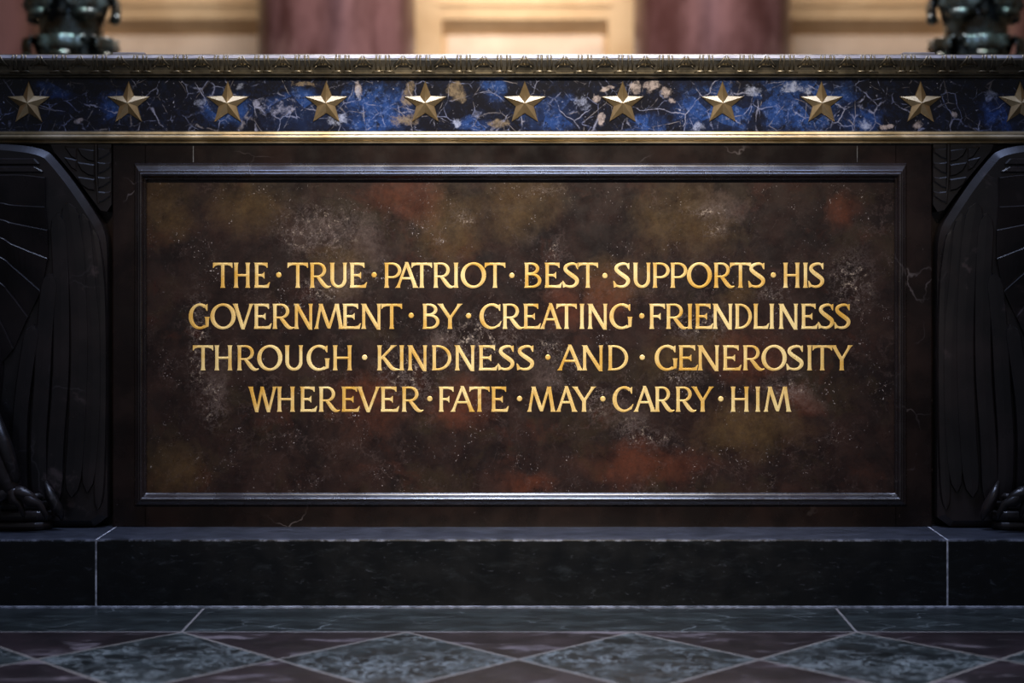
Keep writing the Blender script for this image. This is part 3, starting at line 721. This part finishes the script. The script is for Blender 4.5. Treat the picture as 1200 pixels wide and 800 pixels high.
        s.poly([(W*0.01, H*0.28), (W*0.05, H*0.0), (W*0.10, H*0.015), (W*0.26, H*0.05), (W*0.22, H*0.12), (W*0.07, H*0.27)])
LINES = [
 (337.1, [('THE', [(249, 272), (273.1, 292.8), (296.9, 316)]), (326.25, 322.1), ('TRUE', [(336.5, 360.6), (361.9, 387.4), (386, 406.5), (409, 430)]), (438.1, 322),
   ('PATRIOT', [(449.4, 470), (463.5, 489.8), (481.9, 506.2), (506.9, 532.5), (531.5, 537), (539.8, 569.4), (567.8, 592.2)]), (599.8, 322.7),
   ('BEST', [(613.8, 634.4), (637.8, 659), (658.8, 678.8), (676.9, 701)]), (709, 323),
   ('SUPPORTS', [(718.5, 738.8), (741.9, 762.8), (764.4, 785), (785.3, 805.6), (805.3, 834.4), (836, 861), (855.6, 880.6), (876.9, 897.3)]), (906.6, 322.2),
   ('HIS', [(918, 937.9), (941.5, 947.3), (947.3, 966.5)])]),
 (385.3, [('GOVERNMENT', [(220.6, 245), (246, 275.6), (272.5, 296.3), (296.5, 318.1), (318.1, 344.4), (344, 366.2), (367.8, 402.5), (400.6, 422.8), (423, 446.3), (446.5, 471)]), (481.6, 369.6),
   ('BY', [(494.4, 514.8), (513, 541.3)]), (549, 370), ('CREATING', [(561.9, 588.1), (588.1, 613.8), (612.8, 634), (633, 658), (651.9, 676), (678.8, 685.3), (688.8, 711.9), (714.4, 741.3)]), (752.3, 370.2),
   ('FRIENDLINESS', [(760.6, 779.4), (780, 806.3), (805.3, 812.3), (814.4, 836.3), (835.6, 858.8), (861, 881.5), (882.8, 901.9), (901.9, 907.8), (913, 935.6), (938.8, 959.4), (958.8, 978), (977.8, 997.3)])]),
 (434.0, [('THROUGH', [(225.3, 249.4), (250.6, 271.9), (276.5, 302.8), (301, 330.3), (333.1, 354.8), (359, 386), (389.4, 412.3)]), (427, 418.8),
   ('KINDNESS', [(441.5, 468), (467.5, 473.5), (477.5, 500.3), (505.3, 528.8), (532.8, 556.3), (560.3, 583.5), (583, 603), (605, 626.3)]), (642.1, 418.6),
   ('AND', [(653.5, 683), (682.3, 706.9), (711.9, 736.3)]), (752.8, 418.8), ('GENEROSITY', [(767.5, 794.4), (795, 818.5), (818, 843), (846.9, 869.4), (870.3, 896.3), (892.8, 922.3), (921.5, 942.5), (946, 952.3), (952.5, 975.6), (974.4, 999.4)])]),
 (482.5, [('WHEREVER', [(290.6, 323.8), (324, 345.3), (350.8, 371.5), (372.5, 398), (399.4, 421.5), (418, 444.8), (445.3, 467.8), (469.8, 496)]), (503.4, 467.3),
   ('FATE', [(513.5, 531.3), (528, 556), (549.8, 573.8), (575, 596.3)]), (608.8, 467.2), ('MAY', [(617.8, 651.3), (651.9, 676.3), (671, 698)]), (706.6, 467.5),
   ('CARRY', [(718, 742.8), (743, 768.8), (766.9, 790.6), (791.3, 816.3), (811, 836.3)]), (845, 467.5), ('HIM', [(856.5, 878.1), (885.6, 891.3), (895.4, 927.8)])]),
]
for base, items in LINES:
    for it in items:
        if isinstance(it[0], str):
            g = Glyphs()
            for ch, (a, b) in zip(it[0], it[1]):
                g.ox, g.oy = a, base
                getattr(g, 'g_'+ch)(b-a)
            o = part(g.mb, 'inscribed_word', M_gold, panel)
        else:
            mb = MB(); x, y = it; n = 16; V = []; F = []
            for r_, yy in ((3.1, 0.012), (3.1, 0.0072), (2.2, 0.0064)):
                V += [(FX(x+r_*math.cos(2*math.pi*k/n)), yy, FZ(y+r_*math.sin(2*math.pi*k/n))) for k in range(n)]
            for r_ in range(2):
                for k in range(n): F.append((r_*n+k, r_*n+(k+1) % n, (r_+1)*n+(k+1) % n, (r_+1)*n+k))
            F += [tuple(2*n+k for k in range(n)), tuple(range(n))]
            mb.add(V, F); part(mb, 'dot_separator', M_gold, panel)

# ------------------------------------------------------------------ carved eagles at the ends
AXE = -70.0                                    # pixel column of the left eagle's axis
def eagle(side):
    mir = (lambda px: px) if side < 0 else (lambda px: 1224-px)
    def X(px): return FX(mir(px))
    where = 'left' if side < 0 else 'right'
    root = empty('carved_eagle', (X(AXE), 0.05, PT))
    tag(root, 'dark stone eagle with folded wing carved beside the %s end of the inscribed altar front' % where, 'carved eagle', 'eagles flanking the inscription')
    def eb(mb, name, smooth=False, parent=None):
        o = mb.build(name, M_eagle, None, smooth)
        o.parent = parent or root
        if parent is None: o.location = -root.location
        return o
    def PL(pts): return [(X(a), FZ(b)) for a, b in pts]
    body = MB()
    # breast, neck and head: one continuous carved figure
    rows = [(600, 30, 0.05), (560, 60, 0.09), (500, 74, 0.13), (430, 80, 0.16), (360, 72, 0.16), (310, 54, 0.15), (270, 40, 0.15), (240, 34, 0.17), (215, 32, 0.18), (195, 24, 0.15), (184, 8, 0.08)]
    V = []; F = []; n = 20
    for py, hw, dp in rows:
        for k in range(n+1):
            th = math.pi*k/n
            V.append((X(AXE)+m(hw)*math.cos(th), 0.0-dp*math.sin(th)*1.0, FZ(py)))
    for i in range(len(rows)-1):
        for k in range(n): F.append((i*(n+1)+k, i*(n+1)+k+1, (i+1)*(n+1)+k+1, (i+1)*(n+1)+k))
    body.add(V, F)
    body.tube([(Vector((X(AXE), -0.15, FZ(222))), 0.035), (Vector((X(AXE), -0.21, FZ(224))), 0.026), (Vector((X(AXE), -0.245, FZ(234))), 0.014), (Vector((X(AXE), -0.25, FZ(246))), 0.003)], 10)
    eb(body, 'body', True)
    A2 = 2*AXE
    for fl_ in (0, 1):                         # both wings of the eagle
        def Q(pts): return PL([(a if fl_ == 0 else A2-a, b) for a, b in pts])
        def xq(a): return X(a if fl_ == 0 else A2-a)
        # wing slab with its sloping lit shoulder
        w = MB()
        w.prism(Q([(AXE, 166)]+catmull([(-30, 166), (0, 168), (34, 171.5), (55, 177), (66, 186), (90, 216), (116, 255), (123, 270), (126, 285), (127, 310)], 5)+[(127, 605), (112, 616), (AXE, 616)]), 0.05, -0.028, m(8), 0.014)
        wing = eb(w, 'wing')
        # shingled covert feathers
        cv = [[(-70, 205), (0, 204), (30, 204), (57, 207)], [(-70, 234), (0, 236), (20, 239), (57, 241)], [(-70, 250), (0, 255), (20, 260), (60, 268)],
              [(-70, 262), (0, 275), (20, 285), (60, 301)], [(-70, 272), (0, 297), (20, 311), (52, 339)], [(-70, 286), (0, 326), (15, 340), (37, 369)],
              [(-70, 302), (-20, 345), (0, 366), (20, 406)], [(-70, 335), (-40, 370), (-20, 396), (0, 430)], [(-70, 400), (-50, 420), (-30, 440), (-16, 452)]]
        for i in range(len(cv)-1):
            a = catmull([(p_[0], p_[1]) for p_ in cv[i]], 6); b = catmull([(p_[0], p_[1]) for p_ in cv[i+1]], 6)
            V = []; F = []; nn = len(a)
            for (ax, ay), (bx, by) in zip(a, b):
                V += [(xq(ax), -0.02, FZ(ay+1.0)), (xq(ax), -0.040, FZ(ay+1.4)), (xq(ax), -0.0425, FZ(ay+2.4)), (xq(bx), -0.031, FZ(by+2)), (xq(bx), -0.02, FZ(by+2))]
            for j in range(nn-1):
                for k in range(4): F.append((j*5+k, j*5+k+1, j*5+k+6, j*5+k+5))
            F += [(0, 1, 2, 3, 4), tuple((nn-1)*5+k for k in (4, 3, 2, 1, 0))]
            q = MB(); q.add(V, F); eb(q, 'covert_feather', False, wing)
        # upper band rows of the wing
        for (y0, y1, x1) in ((186, 194, 50), (195, 203, 54)):
            q = MB(); q.prism(Q([(AXE, y0), (44, y0), (x1, y1-2), (x1, y1), (AXE, y1)]), -0.02, -0.036, m(1.5), 0.004); eb(q, 'covert_feather', False, wing)
        # long hanging primaries, outermost first
        lf = [([(112, 268), (120, 330), (122, 420), (121, 520), (118, 596)], 10), ([(100, 250), (107, 330), (112, 390), (112, 480), (106, 575)], 15), ([(84, 238), (93, 300), (97, 400), (94, 500), (88, 580)], 17),
              ([(72, 250), (76, 330), (76, 430), (70, 520), (68, 590)], 16), ([(64, 320), (58, 380), (54, 450), (50, 520), (52, 590)], 16), ([(44, 380), (36, 430), (30, 480), (28, 540), (30, 590)], 15)]
        for i, (pts, wd) in enumerate(lf):
            c = catmull(pts, 6); nn = len(c); V = []; F = []
            yb = -0.031-0.0028*i
            for j, (x, y) in enumerate(c):
                t = j/(nn-1)
                hw = wd*0.62*(math.sqrt(max(0.01, min(1.0, t/0.07))))*(1.0 if t < 0.86 else math.sqrt(max(0.02, 1-((t-0.86)/0.14)**2)))
                V += [(xq(x-hw), -0.02, FZ(y)), (xq(x-hw), yb-0.0015, FZ(y)), (xq(x-hw+1.4), yb-0.0035, FZ(y)), (xq(x), yb-0.0042, FZ(y)), (xq(x+hw-1), yb-0.003, FZ(y)), (xq(x+hw), -0.02, FZ(y))]
            for j in range(nn-1):
                for k in range(5): F.append((j*6+k, j*6+k+1, j*6+k+7, j*6+k+6))
            F += [tuple(range(6)), tuple((nn-1)*6+k for k in range(5, -1, -1))]
            q = MB(); q.add(V, F); eb(q, 'primary_feather', False, wing)
        # palm frond behind the shoulder
        q = MB()
        q.prism(Q([(60, 169), (131, 169), (131, 240), (126, 248), (118, 246), (88, 206), (64, 178)]), 0.05, -0.006)
        q.tube([(Vector((xq(113), -0.008, FZ(169))), 0.006), (Vector((xq(113.5), -0.008, FZ(205))), 0.005), (Vector((xq(116), -0.008, FZ(238))), 0.003)], 8)
        for k, y in enumerate((171, 188, 205, 222)):
            if y < 215:
                q.prism(Q([(112, y+19), (104, y+17.5), (96, y+12), (92, y+5), (92, y-6+8), (100, y+3), (112, y+5)]), 0.0, -0.011, m(1.5), 0.003)
            q.prism(Q([(115, y+16), (122, y+14), (130.5, y+8), (131, y-6+8), (124, y+3), (115, y+2)]), 0.0, -0.011, m(1.5), 0.003)
        for k, y in enumerate((171, 184)):
            q.prism(Q([(91, y+17), (84, y+13), (77, y+3), (76, y), (91, y+3)]), 0.0, -0.010, m(1.5), 0.003)
        eb(q, 'palm_frond')
        # feathered leg, talons and the bundle it grips
        def T3(px, py, y): return Vector((xq(px), -0.02+0.4*y, FZ(py)))
        q = MB()
        q.tube([(T3(-48, 440, -0.10), 0.085), (T3(-28, 480, -0.14), 0.080), (T3(-6, 520, -0.17), 0.062), (T3(10, 545, -0.185), 0.046), (T3(24, 566, -0.185), 0.034), (T3(27, 572, -0.185), 0.030)], 14)
        for j in range(4):
            q.tube([(T3(-38+12*j, 448+8*j, -0.15), 0.02), (T3(-18+12*j, 500+6*j, -0.215), 0.026), (T3(0+10*j, 530+8*j, -0.218), 0.020), (T3(10+7*j, 552+5*j, -0.20), 0.004)], 8)
        eb(q, 'leg', True)
        q = MB()
        for j, (tx, ty, ty2, ex) in enumerate(((44, 575, 586, 57), (50, 583, 596, 66), (30, 582, 594, 40), (8, 582, 594, 12))):
            q.tube([(T3(24, 570, -0.19), 0.022), (T3((24+tx)/2+2, 571, -0.225), 0.020), (T3(tx, ty-2, -0.235), 0.018), (T3((tx+ex)/2+1, ty+1, -0.23), 0.012), (T3(ex, ty2, -0.225), 0.008), (T3(ex+1, ty2+7, -0.215), 0.002)], 10)
        q.tube([(T3(60, 560, -0.10), 0.004), (T3(66, 575, -0.12), 0.016), (T3(74, 590, -0.125), 0.018), (T3(79, 600, -0.11), 0.010), (T3(79, 606, -0.10), 0.003)], 10)
        eb(q, 'talons', True)
        q = MB()
        for (y0, y1, xr, pr_) in ((575, 583.5, 57, 0.056), (584, 594, 61, 0.062), (594.5, 607, 66, 0.068), (607.5, 617.0, 64, 0.07)):
            y0, y1 = 575+(y0-575)*0.985, (575+(y1-575)*0.985 if y1 < 612 else 616.8)
            hh = (y1-y0)/2; yc = (y0+y1)/2; prof_ = []
            for k in range(9):
                a = math.radians(-90+180*k/8); prof_.append((math.cos(a)*0.012, yc-hh*math.sin(a)))
            pts = []
            cx = [(AXE, 0.0), (xr-14, 0.0), (xr-6, 0.012), (xr-1.5, 0.03), (xr, 0.05), (xr, 0.12)]
            V = []; F = []; n9 = len(prof_)
            for (px, back) in cx:
                for (o_, zz) in prof_:
                    V.append((xq(px+(o_*S*0.5 if back > 0.02 and back < 0.1 else 0)), -pr_+min(back, 0.05)*0.8-o_*0.8, FZ(zz)))
            for j in range(len(cx)-1):
                for k in range(n9-1): F.append((j*n9+k, j*n9+k+1, (j+1)*n9+k+1, (j+1)*n9+k))
            q.add(V, F)
            q.box(min(xq(AXE), xq(xr-3)), max(xq(AXE), xq(xr-3)), -pr_+0.02, 0.03, max(PT+0.0005, FZ(y1-1)), FZ(y0+1))
        eb(q, 'bundle_base')
    return root
eagle(-1); eagle(1)
